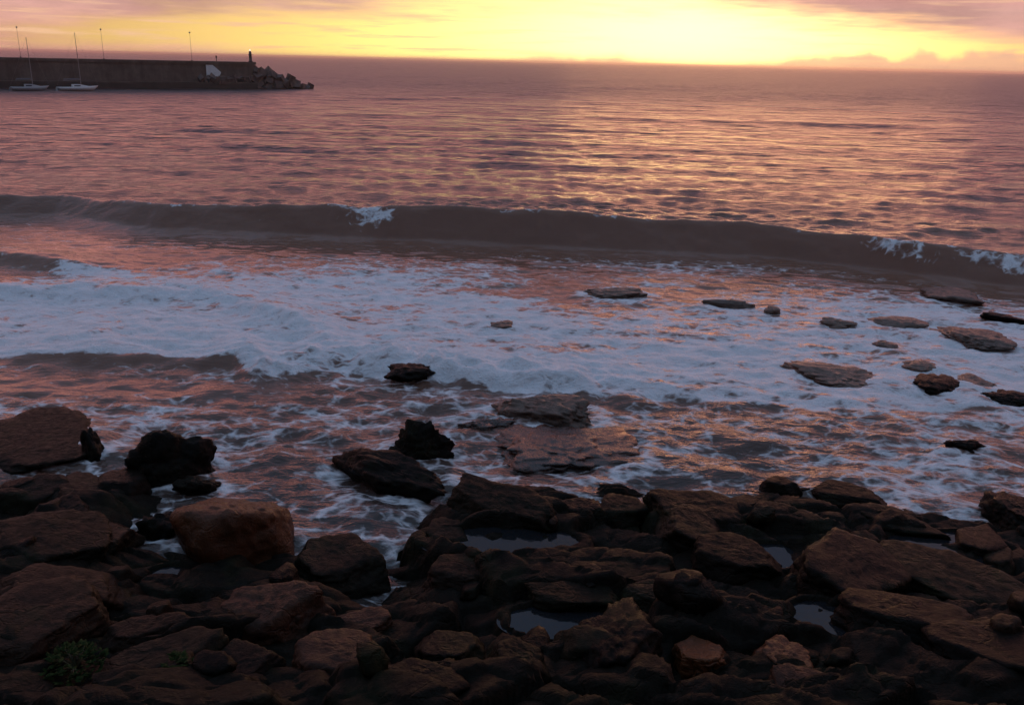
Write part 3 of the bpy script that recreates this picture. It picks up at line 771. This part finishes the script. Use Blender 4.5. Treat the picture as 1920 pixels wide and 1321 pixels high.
# ------------------------------------------------------------------ the sea
def build_sea():
    # radial rows, denser across the surf; columns denser in the middle
    rows = [7.0]
    while rows[-1] < 1600:
        d = rows[-1]
        step = 0.0052 * d
        if 38 < d < 62: step = 0.09
        elif 20 < d <= 38: step = 0.0038 * d
        rows.append(d + step)
    while rows[-1] < 45000: rows.append(rows[-1] * 1.12)
    rows = np.array(rows)
    a = np.linspace(-1, 1, 620)
    ang = (0.62 * a + 0.38 * a ** 3) * R(52)
    RR, AA = np.meshgrid(rows, ang, indexing='ij')
    X = (RR * np.sin(AA)); Y = (RR * np.cos(AA))
    shp = X.shape
    x, y, d = X.ravel(), Y.ravel(), RR.ravel()
    cell = np.maximum(np.gradient(rows)[:, None], rows[:, None] * np.gradient(ang)[None]).ravel()

    def line(pts, z):
        w = np.array([at(q[0], q[1], q[2] if len(q) > 2 else z)[:2] for q in pts]); w = w[np.argsort(w[:, 0])]
        def f(xx):
            r = np.interp(xx, w[:, 0], w[:, 1])
            sl = (w[1, 1] - w[0, 1]) / (w[1, 0] - w[0, 0]); sr = (w[-1, 1] - w[-2, 1]) / (w[-1, 0] - w[-2, 0])
            r = np.where(xx < w[0, 0], w[0, 1] + sl * (xx - w[0, 0]), r)
            return np.where(xx > w[-1, 0], w[-1, 1] + sr * (xx - w[-1, 0]), r)
        return f
    wob = 0.5 * fbm2(x * 0.22, y * 0.05, 3, 71) + 0.05 * fbm2(x * 1.1, y * 0.2, 3, 72)

    # --- wind waves: many small trains running in to the shore
    rs = np.random.RandomState(5)
    nw = 64
    lam = np.exp(np.linspace(math.log(0.45), math.log(26.0), nw)) * rs.uniform(0.92, 1.08, nw)
    th = R(-96) + rs.normal(0, 0.50, nw)
    lam[::7] = np.linspace(3.2, 11, len(lam[::7])); th[::7] = R(-94) + rs.normal(0, 0.13, len(lam[::7]))
    am = 0.0108 * lam ** 0.70 * np.minimum(1, (2.2 / lam)) ** 0.75
    am[::7] = 0.0060 * lam[::7]
    wxx = x + 1.2 * fbm2(x * 0.09, y * 0.09, 2, 81); wyy = y + 1.2 * fbm2(x * 0.09, y * 0.09, 2, 82)
    patch = 1 + 0.5 * fbm2(x * 0.035, y * 0.05, 3, 83)
    z = np.zeros_like(x)
    surf = sstep(d, 60, 44)                       # inside the surf zone
    for i in range(nw):
        kx, ky = math.cos(th[i]) * 2 * math.pi / lam[i], math.sin(th[i]) * 2 * math.pi / lam[i]
        lod = sstep(lam[i] / cell, 2.2, 5.0)
        calm = 1 - surf * (0.75 if lam[i] > 3 else 0.35)
        if lod.max() <= 0: continue
        s = np.sin(kx * wxx + ky * wyy + rs.uniform(0, 6.28))
        s = s * 0.6 + 0.4 * (1 - 2 * np.abs(np.sin(0.5 * (kx * wxx + ky * wyy) + rs.uniform(0, 6.28))) ** 0.8)
        z += am[i] * lod * calm * s
    z *= patch
    # a few longer swells out to sea
    for (py, hgt, wid) in ((262, .26, 3.2), (300, .12, 2.6), (215, .4, 5), (185, .5, 7)):
        f = line([(0, py - 9), (960, py), (1920, py + 26)], 0.2)
        s = (f(x) + 3 * fbm2(x * 0.04, y * 0, 2, py) - y) / wid
        z += hgt * np.exp(-np.where(s > 0, s * 1.5, s * 0.8) ** 2) * np.clip(0.35 + 1.3 * fbm2(x * 0.05, y * 0.02, 3, py + 1), 0, 1)

    foam = np.zeros_like(x)
    # --- the big unbroken breaker
    top = line([(-200, 366, .8), (0, 366, .85), (120, 362, .95), (300, 379, 1.15), (600, 377, 1.6), (900, 389), (1200, 402), (1400, 413, 1.5), (1600, 435, 1.4), (1800, 462, 1.3), (1920, 474, 1.3), (2200, 512, 1.3)], 1.6)
    s = top(x) + 1.3 * wob - y                          # >0: shoreward of the crest
    ht = 1.66 * (1 + 0.24 * fbm2(x * 0.13, x * 0, 3, 91) + 0.05 * fbm2(x * 0.5, x * 0, 2, 93)) * (0.52 + 0.48 * sstep(x, -30, -7)) * (1 - 0.22 * sstep(x, 6, 24))
    ht = ht + 0.035 * fbm2(x * 0.9, s * 0.8, 3, 92)
    back = np.exp(-(np.minimum(s, 0) / 3.4) ** 2) * 0.55 + 0.45 * np.exp(-(np.minimum(s, 0) / 1.1) ** 2)
    sf = np.maximum(s, 0)
    front = np.where(sf < 0.25, 1 - 0.10 * sf / 0.25, np.maximum(0.90 * (1 - (sf - 0.25) / 1.35), 0.08 * np.exp(-np.maximum(sf - 1.48, 0) / 0.3)))
    prof = np.where(s < 0, back, front)
    near_b = np.exp(-(np.maximum(np.abs(s - 0.5) - 0.9, 0) / 1.0) ** 2)
    z = z * (1 - 0.75 * near_b) + ht * prof - 0.10 * np.exp(-((s - 3.2) / 1.8) ** 2)
    trough = np.exp(-((s - 4.5) / 3.0) ** 2)
    foam = np.maximum(foam, np.clip(0.18 + 0.75 * fbm2(x * 0.35, s * 0.5, 4, 96, .6), 0, .8) * np.exp(-((s - 0.05) / 0.22) ** 2))
    z += near_b * 0.10 * fbm2(x * 0.6, s * 1.3, 4, 97)
    # white water spilling from the crest in three places
    for (px, py, w, c) in ((700, 402, 1.2, 0.72), (1675, 458, 1.25, 0.62), (1885, 482, 1.6, 0.72)):
        p = at(px, py, 1.0)
        ds = s - 0.45
        g = np.exp(-((x - p.x) / w) ** 2) * np.exp(-(ds / 0.5) ** 2)
        foam = np.maximum(foam, c * np.clip(g * 1.45 + 0.5 * g * fbm2(x * 2.8, s * 4, 4, 95), 0, 1))
        z += 0.22 * g * (0.5 + fbm2(x * 2.5, y * 2.5, 3, 94))
    # --- small second wave at far left
    f2 = line([(-300, 455), (0, 470), (120, 482), (260, 490), (500, 500)], 0.45)
    s2 = f2(x) + 0.3 * wob - y
    e = sstep(x, at(330, 490, 0).x, at(60, 490, 0).x)
    z += e * 0.55 * np.where(s2 < 0, np.exp(-(s2 / 2.2) ** 2), np.exp(-(s2 / 0.75) ** 2))
    foam = np.maximum(foam, 0.9 * sstep(x, at(60, 495, 0).x, at(180, 495, 0).x) * sstep(x, at(420, 495, 0).x, at(250, 495, 0).x) * np.exp(-((s2 - 0.7) / 0.9) ** 2))
    # --- broad field of white water between two edges
    up_e = line([(-200, 540), (0, 532), (110, 505), (300, 497), (470, 478), (700, 470), (960, 486), (1060, 545), (1250, 555), (1400, 522), (1500, 512), (1700, 535), (1920, 556), (2200, 590)], 0.0)
    lo_e = line([(-200, 664), (0, 662), (300, 664), (440, 668), (490, 690), (620, 672), (760, 690), (900, 708), (1100, 718), (1300, 722), (1500, 735), (1700, 745), (1920, 745), (2200, 750)], 0.2)
    wv = 1.5 * fbm2(x * 0.35, y * 0.35, 4, 101)
    su = up_e(x) + wv - y; sl = y - (lo_e(x) + 0.45 * wob + 0.25 * wv)
    roll = sstep(x, at(430, 680, 0).x, at(500, 685, 0).x)
    inside = (0.55 * sstep(su, -0.8, 1.2) + 0.45 * sstep(su, 0.5, 7.0)) * sstep(sl + 0.85 * roll * (0.7 + 0.8 * fbm2(x * 0.7, y * 0.7, 3, 99)), -0.15, 0.35)
    leftc = sstep(x, at(1000, 600, 0).x, at(700, 600, 0).x)
    dens = 0.80 + 0.06 * leftc + 0.48 * fbm2(x * 0.17 + 5, y * 0.5, 5, 103, 0.6)
    # thick band along the lower edge and on the left bore
    band = np.exp(-((sl - 0.9) / 1.3) ** 2) * sstep(x, at(380, 680, 0).x, at(520, 680, 0).x) * sstep(x, at(1330, 720, 0).x, at(1050, 720, 0).x)
    dens = dens + 0.30 * band
    # pinkish thinner area in the middle top
    thin = np.exp(-(((x - at(760, 520, 0).x) / 7) ** 2 + ((y - at(760, 515, 0).y) / 4.5) ** 2))
    dens -= 0.20 * thin
    thin = np.exp(-(((x - at(1120, 560, 0).x) / 4) ** 2 + ((y - at(1120, 555, 0).y) / 3) ** 2))
    dens -= 0.16 * thin
    foam = np.maximum(foam, inside * np.clip(dens, 0.1, 1))
    # calmer strip between breaker and foam carries a few streaks
    strip = sstep(s, 1.5, 4) * sstep(su, 0.6, -1.5)
    foam = np.maximum(foam, strip * (0.20 + 0.22 * sstep(x, -6, 10) + 0.2 * fbm2(x * 0.3, y * 0.8, 3, 105)))
    # bore front: a low step with a dark face at the left and a foam roller in the middle
    stepz = 0.34 * sstep(sl, -0.75, 0.45) * (1 - sstep(sl, 0.5, 9.0))
    stepz *= (0.30 + 0.70 * sstep(x, at(1300, 720, 0).x, at(700, 720, 0).x)) * (0.75 + 0.5 * fbm2(x * 0.35, y * 0, 3, 98)) * sstep(x, at(-80, 660, 0).x, at(140, 660, 0).x)
    z += stepz + 0.24 * band * (1 + fbm2(x * 1.6, y * 1.6, 4, 107))
    # left part of the field: second bore line stepping down to the right
    f3 = line([(-200, 528), (0, 540), (330, 545), (440, 560), (560, 600), (640, 640), (700, 668)], 0.2)
    s3 = f3(x) + 0.4 * wv - y
    e3 = sstep(x, at(700, 660, 0).x, at(560, 610, 0).x)
    z += e3 * 0.36 * np.where(s3 < 0, np.exp(-(s3 / 2.0) ** 2), np.exp(-(s3 / 0.8) ** 2)) * (1 + 0.5 * fbm2(x * 0.9, y * 0.9, 4, 108))
    foam = np.maximum(foam, e3 * 0.95 * np.exp(-((s3 - .4) / 1.3) ** 2) * sstep(sl, 0, .3))
    # --- wash between the field and the rocks: lace
    wash = sstep(sl, 0.1, -0.8)
    lace = 0.42 + 0.22 * fbm2(x * 0.45, y * 0.6, 4, 111)
    # smooth salmon strip in front of the bore at the left
    sm = np.exp(-((sl + 2.1) / 1.2) ** 2) * sstep(x, at(620, 730, 0).x, at(420, 730, 0).x)
    lace -= 0.30 * sm
    lace += 0.12 * np.exp(-(((x - at(150, 770, 0).x) / 4) ** 2 + ((y - at(150, 775, 0).y) / 1.6) ** 2))
    lace += 0.10 * sstep(x, at(1450, 850, 0).x, at(1700, 850, 0).x)
    lace -= 0.13 * np.exp(-(((x - at(1400, 830, 0).x) / 2.6) ** 2 + ((y - at(1400, 830, 0).y) / 2.2) ** 2))
    lace -= 0.10 * np.exp(-(((x - at(560, 880, 0).x) / 2.0) ** 2 + ((y - at(560, 880, 0).y) / 1.6) ** 2))
    foam = np.maximum(foam, wash * np.clip(lace, 0.05, 1))
    # --- churn round the rocks
    for (rx, ry, rr, hpx) in WETS:
        q = np.hypot(x - rx, (y - ry) * 1.3)
        g = np.exp(-((q - rr * 0.95) / (0.35 + 0.25 * rr)) ** 2)
        z += 0.05 * g
        foam = np.maximum(foam, np.where(wash > 0.3, 0.68, 0.95) * g * (0.75 + 0.5 * fbm2(x * 1.2, y * 1.2, 3, 113)))
    # lumps of the white water, little choppy humps in the wash
    z += foam * inside * 0.13 * fbm2(x * 1.1, y * 1.5, 5, 121, 0.6)
    z += wash * (0.085 * fbm2(x * 1.3, y * 2.2, 4, 123) + 0.11 * fbm2(x * 0.6, y * 1.1, 3, 124)) * (1 - 0.6 * sm)
    # stray caps at sea: none in this sea, only crest sparkle
    chop = 0.25 + 0.75 * sstep(d, 46, 62)
    chop = chop * (1 - 0.6 * near_b) * (1 - 0.55 * trough)
    chop = np.maximum(chop, 0.55 * wash * (1 - 0.6 * sm))
    fade = sstep(d, 1400, 400)
    z *= 0.15 + 0.85 * fade
    me = grid_mesh('sea', X, Y, z.reshape(shp), dict(foam=np.clip(foam, 0, 1), chop=chop))
    o = obj('sea', me, M_SEA)
    tag(o, 'sea with a dark breaker and white surf under the sunset', kind='structure')
    return o
sea = build_sea()

# ------------------------------------------------------------------ breakwater with its lamps, beacon and boats
def build_breakwater():
    PL, PR = at(-700, 163, 0), at(483, 166.5, 0)      # foot of the quay wall, left out of view, right at the head
    d = (PR - PL); L = d.length; rz = math.atan2(d.y, d.x)
    top = 0.80 * H
    root = empty('breakwater', PR, rz)                # local x runs along the wall, 0 at the head
    tag(root, 'long dark concrete breakwater with a flat top across the left', 'breakwater')
    mb = MB()
    mb.loft([[(-L, 1.2, z), (0, 1.2 if z < 6 else 1.2, z), (0, 9, z), (-L, 9, z)] for z in (-2, top - 0.7)])
    mb.build('wall', M_CONC, root)
    mb = MB(); mb.box((-L, 0.9, top - 0.698), (0.35, 9.2, top)); mb.build('coping', M_CONC, root)
    mb = MB(); mb.box((-L, -1.6, -2), (-0.4, 1.198, 1.75)); mb.build('quay_ledge', M_CONC, root)
    return root, rz, top
bw, BRZ, BTOP = build_breakwater()
BM = Matrix.Translation(bw.location) @ Matrix.Rotation(BRZ, 4, 'Z')
def on_bw(px, ly, z):
    """point at view column px on the breakwater, local depth ly, height z"""
    lo, hi = -400.0, 120.0
    for _ in range(50):
        mid = (lo + hi) / 2
        q = BM @ Vector((mid, ly, z)) - CAM
        u = 960 + F * q.dot(right) / q.dot(fwd)
        if u < px: lo = mid
        else: hi = mid
    return BM @ Vector((lo, ly, z))

def lamp_post(px, label, h):
    p = on_bw(px, 6.5, BTOP)
    root = empty('lamp_post', p, BRZ); tag(root, label, 'lamp post', 'lamp posts along the breakwater')
    MB().tube([(0, 0, 0), (0, 0, 0.5), (0, 0, h)], [0.09, 0.05, 0.03], 8).build('pole', M_MAST, root)
    MB().tube([(0, 0, 0), (0, 0, 0.18)], 0.2, 8).build('base', M_IRON, root)
    MB().loft([[(sx * r, sy * r, z) for sx, sy in ((-1, -1), (1, -1), (1, 1), (-1, 1))] for z, r in ((h, .06), (h + .08, .15), (h + .3, .18), (h + .42, .06))]).build('lamp_head', M_MAST, root)
    return root
lamp_post(39, 'thin lamp post on the breakwater nearest the left edge', 7.0)
lamp_post(195, 'thin lamp post on the breakwater right of the tall mast', 7.2)
lamp_post(360, 'thin lamp post on the breakwater nearest the beacon', 7.2)

def beacon():
    p = on_bw(470, 4.0, BTOP)
    root = empty('harbour_beacon', p, BRZ); tag(root, 'short dark harbour beacon with a lit lantern at the breakwater head', 'beacon')
    def circ(r, z, n=14): return [(r * math.cos(2 * math.pi * i / n), r * math.sin(2 * math.pi * i / n), z) for i in range(n)]
    MB().loft([circ(.62, 0), circ(.62, .25), circ(.44, .3), circ(.40, 1.9), circ(.46, 2.0), circ(.46, 2.1), circ(.36, 2.15), circ(.34, 2.7), circ(.2, 2.95)]).build('tower', M_IRON, root, True)
    MB().loft([circ(.62, 1.98), circ(.62, 2.08)]).build('gallery', M_IRON, root)
    MB().loft([circ(.14, 2.95, 8), circ(.2, 3.05, 8), circ(.2, 3.3, 8), circ(.1, 3.42, 8)]).build('lantern', M_LIT, root)
beacon()
def small_post():
    p = on_bw(406, 7.5, BTOP)
    root = empty('marker_post', p, BRZ); tag(root, 'tiny marker post on the breakwater left of the beacon', 'post')
    MB().tube([(0, 0, 0), (0, 0, 1.25)], 0.09, 8).build('pole', M_IRON, root)
    MB().box((-.2, -.05, 0.85), (.2, .05, 1.5)).build('plate', M_IRON, root)
small_post()

def pale_panel():
    a = on_bw(387, 1.15, 4); b = on_bw(414, 1.15, 4)
    w = (b - a).length; z1 = 6.25; z0 = 2.6
    root = empty('painted_panel', (a.x, a.y, 0), BRZ)
    tag(root, 'pale painted panel with a slanting corner on the breakwater wall', 'panel')
    pts = [(0, z0), (w * .75, z0), (w, z0 + 1.5), (w, z1 - 1.9), (w * .45, z1), (0, z1)]
    MB().loft([[(x, y, z) for x, z in pts] for y in (-0.25, 0.02)]).build('panel_face', M_PALE, root)
    MB().box((0.0, -0.33, z1 + .002), (w * .45, 0.02, z1 + .12)).build('panel_cap', M_CONC, root)
pale_panel()

def sailboat(px, py, length, mast_h, label, rz=0.06, M_HULL=M_HULL):
    p = at(px, py, 0.0)
    root = empty('sailing_yacht', p, BRZ + rz); tag(root, label, 'sailboat', 'yachts moored under the breakwater')
    n = 15; rings = []
    for i in range(n):
        t = i / (n - 1); x = (t - 0.5) * length
        beam = 0.155 * length * max(0.04, (math.sin(math.pi * min(1, 0.28 + 0.72 * t)) ** 0.7 if t > 0.3 else 0.72 + 0.28 * math.sin(math.pi * t / 0.6)))
        if i == n - 1: beam = 0.03
        dk = 1.05 + 0.35 * t * t
        dk = 0.80 + 0.42 * (t - .25) ** 2 * 1.6
        q_ = [x - .16 * length * t ** 5 * kk + .07 * length * (1 - t) ** 6 * kk for kk in (0, .5, .85, 1)]
        rings.append([(q_[0], -beam, dk), (q_[1], -beam * .92, .42), (q_[2], -beam * .62, 0.05), (q_[3], 0, -.35 * (1 - t ** 4) - .05), (q_[2], beam * .62, 0.05), (q_[1], beam * .92, .42), (q_[0], beam, dk)])
    hull = MB().loft(rings).build('hull', M_HULL, root, True)
    cab = [[(x, -w, z0), (x, w, z0), (x, w * .8, z1), (x, -w * .8, z1)] for x, w, z0, z1 in
           ((-.14 * length, .085 * length, .75, 1.45), (.06 * length, .08 * length, .78, 1.45), (.26 * length, .045 * length, .84, 1.05))]
    cb = MB().loft(cab).build('cabin', M_HULL, root)
    for s_ in (-1, 1):
        MB().box((-.10 * length, s_ * .079 * length - .03, 1.02), (.05 * length, s_ * .079 * length + .03, 1.24)).build('window', M_GLASSD, cb)
    mx = .08 * length
    ms = MB().tube([(mx, 0, 1.5), (mx, 0, mast_h * .6), (mx - .05, 0, mast_h)], [.09, .07, .05], 8).build('mast', M_MAST, root)
    MB().tube([(mx, -.9, mast_h * .62), (mx, .9, mast_h * .62)], .03, 6).build('spreader', M_MAST, ms)
    MB().tube([(mx, 0, 2.5), (-.34 * length, 0, 2.35)], .08, 8).build('boom', M_MAST, root)
    MB().tube([(mx - .2, 0, 2.66), (-.32 * length, 0, 2.56)], [.14, .18], 8).build('furled_sail', M_COVER, root)
    MB().tube([(mx, 0, mast_h), (.49 * length, 0, 1.45)], .012, 5).build('forestay', M_MAST, root)
    MB().tube([(mx, 0, mast_h), (-.49 * length, 0, 1.1)], .012, 5).build('backstay', M_MAST, root)
    MB().box((-.53 * length, -.05, -.6), (-.49 * length, .05, .7)).build('rudder', M_HULL, root)
    return root
sailboat(147, 170.0, 9.3, 13.2, 'white sailing yacht with the tallest mast moored below the wall')
sailboat(57, 170.0, 8.2, 11.8, 'smaller pale sailing yacht near the left edge below the wall', -0.05, M_HULL2)

# concrete armour blocks tumbling down from the head, and along the foot of the wall near it
def block_verts(seed):
    rs = np.random.RandomState(seed)
    mb = MB().box((-1, -1, -1), (1, 1, 1))
    return np.array(mb.v) * .85 + rs.uniform(-.22, .22, (8, 3)), mb.f

def armour_meshes():
    out = []
    for s_ in range(7):
        P, f = block_verts(300 + s_)
        out.append(mesh_from('armour_block', P, f)); out[-1].materials.append(M_ARMOUR)
        for p in out[-1].polygons: p.use_smooth = False
    return out
AMESH = armour_meshes()
rs = random.Random(4)
prof = [(0, 6.6), (2.5, 5.2), (6, 4.9), (8.5, 4.2), (10.2, 2.6), (12.5, 3.0), (14.5, 1.7), (17, 1.2), (18.5, 0.7)]
def prof_z(t): return float(np.interp(t, [a for a, b in prof], [b for a, b in prof]))
named = {}
cnt = 0
for layer, ly in enumerate((0.0, 3.0, 6.0, 9.0)):
    t = 0.6 - 6.0 * (layer == 0)
    while t < 18.5:
        zt = prof_z(max(t, 0)) - 0.4 * abs(layer - 1.5) if t > 0 else 2.0
        z = zt - 0.9
        while z > -1.2:
            s_ = rs.uniform(0.85, 1.5)
            o = obj('armour_block', rs.choice(AMESH))
            o.location = BM @ Vector((t * .86 + rs.uniform(-.4, .4), ly + rs.uniform(-.5, .5), z))
            o.scale = (s_, s_ * rs.uniform(.75, 1.1), s_ * rs.uniform(.7, 1.05))
            o.rotation_euler = (rs.uniform(-.6, .6), rs.uniform(-.6, .6), rs.uniform(0, 6))
            tag(o, 'dark angular armour block heaped around the breakwater head', 'armour block', 'armour blocks at the breakwater head')
            z -= rs.uniform(1.5, 2.0); cnt += 1
        t += rs.uniform(1.6, 2.2)
# the foot of the wall under the pale panel
for i in range(16):
    p = on_bw(378 + i * 6.8, -0.6, 1.6)
    s_ = rs.uniform(0.8, 1.3)
    o = obj('armour_block', rs.choice(AMESH)); o.location = (p.x, p.y, rs.uniform(1.7, 2.5)); o.scale = (s_, s_ * .8, s_)
    o.rotation_euler = (rs.uniform(-.6, .6), rs.uniform(-.6, .6), rs.uniform(0, 6))
    tag(o, 'dark armour block piled on the ledge under the wall near the head', 'armour block', 'armour blocks along the wall foot')
for (t, z, s_, lab) in ((19.6, 0.55, 1.0, 'outermost small armour block at the very tip of the breakwater'),
                        (12.6, 2.6, 1.35, 'pointed armour block standing up alone on the sloping tip')):
    o = obj('armour_block', AMESH[3]); o.location = BM @ Vector((t * .86, 3.0, z)); o.scale = (s_ * .9, s_ * .8, s_ * 1.2)
    o.rotation_euler = (0.3, 0.2, 1.0); tag(o, lab, 'armour block')

# ------------------------------------------------------------------ rocks
for r_ in RT:
    kw = dict(r_)
    label = kw.pop('label'); box = kw.pop('box'); wet = kw.pop('wet', False); nar = kw.pop('narrow', None)
    if wet and 'rough' not in kw: kw['rough'] = .24
    if not wet:
        kw['hf'] = kw.get('hf', .4) * 0.58; kw.setdefault('flat', .42); kw.setdefault('planes', 6); kw.setdefault('soft', 32.0); kw.setdefault('rough', .075); kw.setdefault('boxp', 9); kw.setdefault('slab', True)
        sd_ = kw['seed']; kw.setdefault('flatn', (((sd_ * 37) % 100 - 50) / 190, ((sd_ * 53) % 100 - 50) / 190))
    elif box[3] < 765 and box[1] < 735: kw['base'] = kw['base'] - 0.03; kw['rough'] = .19; kw['boxp'] = 2.6; kw['soft'] = 13; kw['hf'] = max(kw['hf'] * .8, 0.24 / ((box[2] - box[0]) / 45.0))
    if (box[2] - box[0]) > 100: kw.setdefault('sub', 5)
    o = rock('boulder', label, box, group=SURF if wet else SHORE, wet=wet, **kw)
    if nar: o.scale.y = nar

# loose stones filling the shore between the boulders
SM = []
for s_ in range(10):
    P, f = rock_verts(400 + s_, 3, planes=6, rough=0.12, flat=0.55, slab=True, boxp=8, soft=24)
    SM.append(mesh_from('stone', P * np.array([1, 1, 0.62], np.float32), f))
SMAT = [M_ROCK, M_DARK, M_OLIVE, M_ROCK, M_DARK, M_BROWN, M_OLIVE, M_ROCK, M_DARK, M_ROCK]
for me, mt in zip(SM, SMAT): me.materials.append(mt)
rs = random.Random(9)
placed = 0
for tries in range(4000):
    px, py = rs.uniform(-60, 1980), rs.uniform(890, 1360)
    p = at(px, py, 0.5)
    g = gz_at(p.x, p.y)
    if g < -0.02: continue
    if any(math.hypot((px - q[0][0]) / 90, (py - q[0][1]) / 42) < 1 for q in POOLS): continue
    s_ = rs.choice((0.14, 0.18, 0.22, 0.28, 0.36)) * rs.uniform(0.8, 1.2)
    o = obj('stone', rs.choice(SM))
    o.location = (p.x, p.y, g + s_ * 0.12)
    o.scale = (s_ * rs.uniform(.8, 1.5), s_ * rs.uniform(.7, 1.1), s_ * rs.uniform(.6, 1.0))
    o.rotation_euler = (rs.uniform(-.25, .25), rs.uniform(-.25, .25), rs.uniform(0, 6.28))
    tag(o, 'small dark stone lying loose between the shore boulders', 'stone', 'loose stones of the shore')
    placed += 1
    if placed >= 45: break

# ------------------------------------------------------------------ plants in the bottom left corner
def plant(px, py, z, rad, n, seed, label):
    p = at(px, py, z); p.z = gz_at(p.x, p.y) + 0.05
    rs = random.Random(seed)
    root = empty('shore_plant', p); tag(root, label, 'plant')
    fol = MB(); st = MB()
    for i in range(n):
        a = rs.uniform(0, 6.28); rr = rad * math.sqrt(rs.random()); hgt = rs.uniform(.3, 1.0) * rad * (1.15 - rr / rad * .7)
        tip = Vector((rr * math.cos(a), rr * math.sin(a), hgt))
        if i % 4 == 0: st.tube([(0, 0, 0), tip * .5 + Vector((0, 0, .04)), tip], [.012, .009, .005], 5)
        for j in range(3):
            b = a + rs.uniform(-1.4, 1.4); l = rs.uniform(.07, .13); w = l * .32
            d = Vector((math.cos(b), math.sin(b), rs.uniform(-.1, .8))).normalized()
            s_ = d.cross(Vector((0, 0, 1))).normalized(); nn = s_.cross(d)
            o = tip + Vector((rs.uniform(-.03, .03), rs.uniform(-.03, .03), rs.uniform(-.05, .03)))
            k0 = len(fol.v)
            fol.v += [tuple(o), tuple(o + d * l * .45 + s_ * w - nn * .01), tuple(o + d * l), tuple(o + d * l * .45 - s_ * w - nn * .01), tuple(o + d * l * .5 + nn * .012)]
            fol.f += [(k0, k0 + 1, k0 + 4), (k0 + 1, k0 + 2, k0 + 4), (k0 + 2, k0 + 3, k0 + 4), (k0 + 3, k0, k0 + 4)]
    f = fol.build('foliage', M_LEAF, root); f['kind'] = 'stuff'
    st.build('stem', M_STEM, root)
plant(140, 1248, 1.2, 0.36, 90, 3, 'low green leafy plant among the rocks at lower left')
plant(335, 1262, 1.15, 0.16, 26, 5, 'small green tuft right of the low leafy plant')

# ------------------------------------------------------------------ the moist air over the sea
mb = MB(); mb.box((-50000, -120, -4.0), (50000, 50000, 24.0))
hz = mb.build('haze', None)
hm = bpy.data.materials.new('sea_haze'); hm.use_nodes = True
ht_ = hm.node_tree; ht_.nodes.clear()
ho = ht_.nodes.new('ShaderNodeOutputMaterial'); pv = ht_.nodes.new('ShaderNodeVolumePrincipled')
pv.inputs['Color'].default_value = (0.95, 0.85, 0.85, 1); pv.inputs['Density'].default_value = 0.00011
pv.inputs['Anisotropy'].default_value = 0.86
ht_.links.new(pv.outputs[0], ho.inputs['Volume'])
hz.data.materials.append(hm)
tag(hz, kind='stuff')
print('armour', cnt, 'stones', placed)
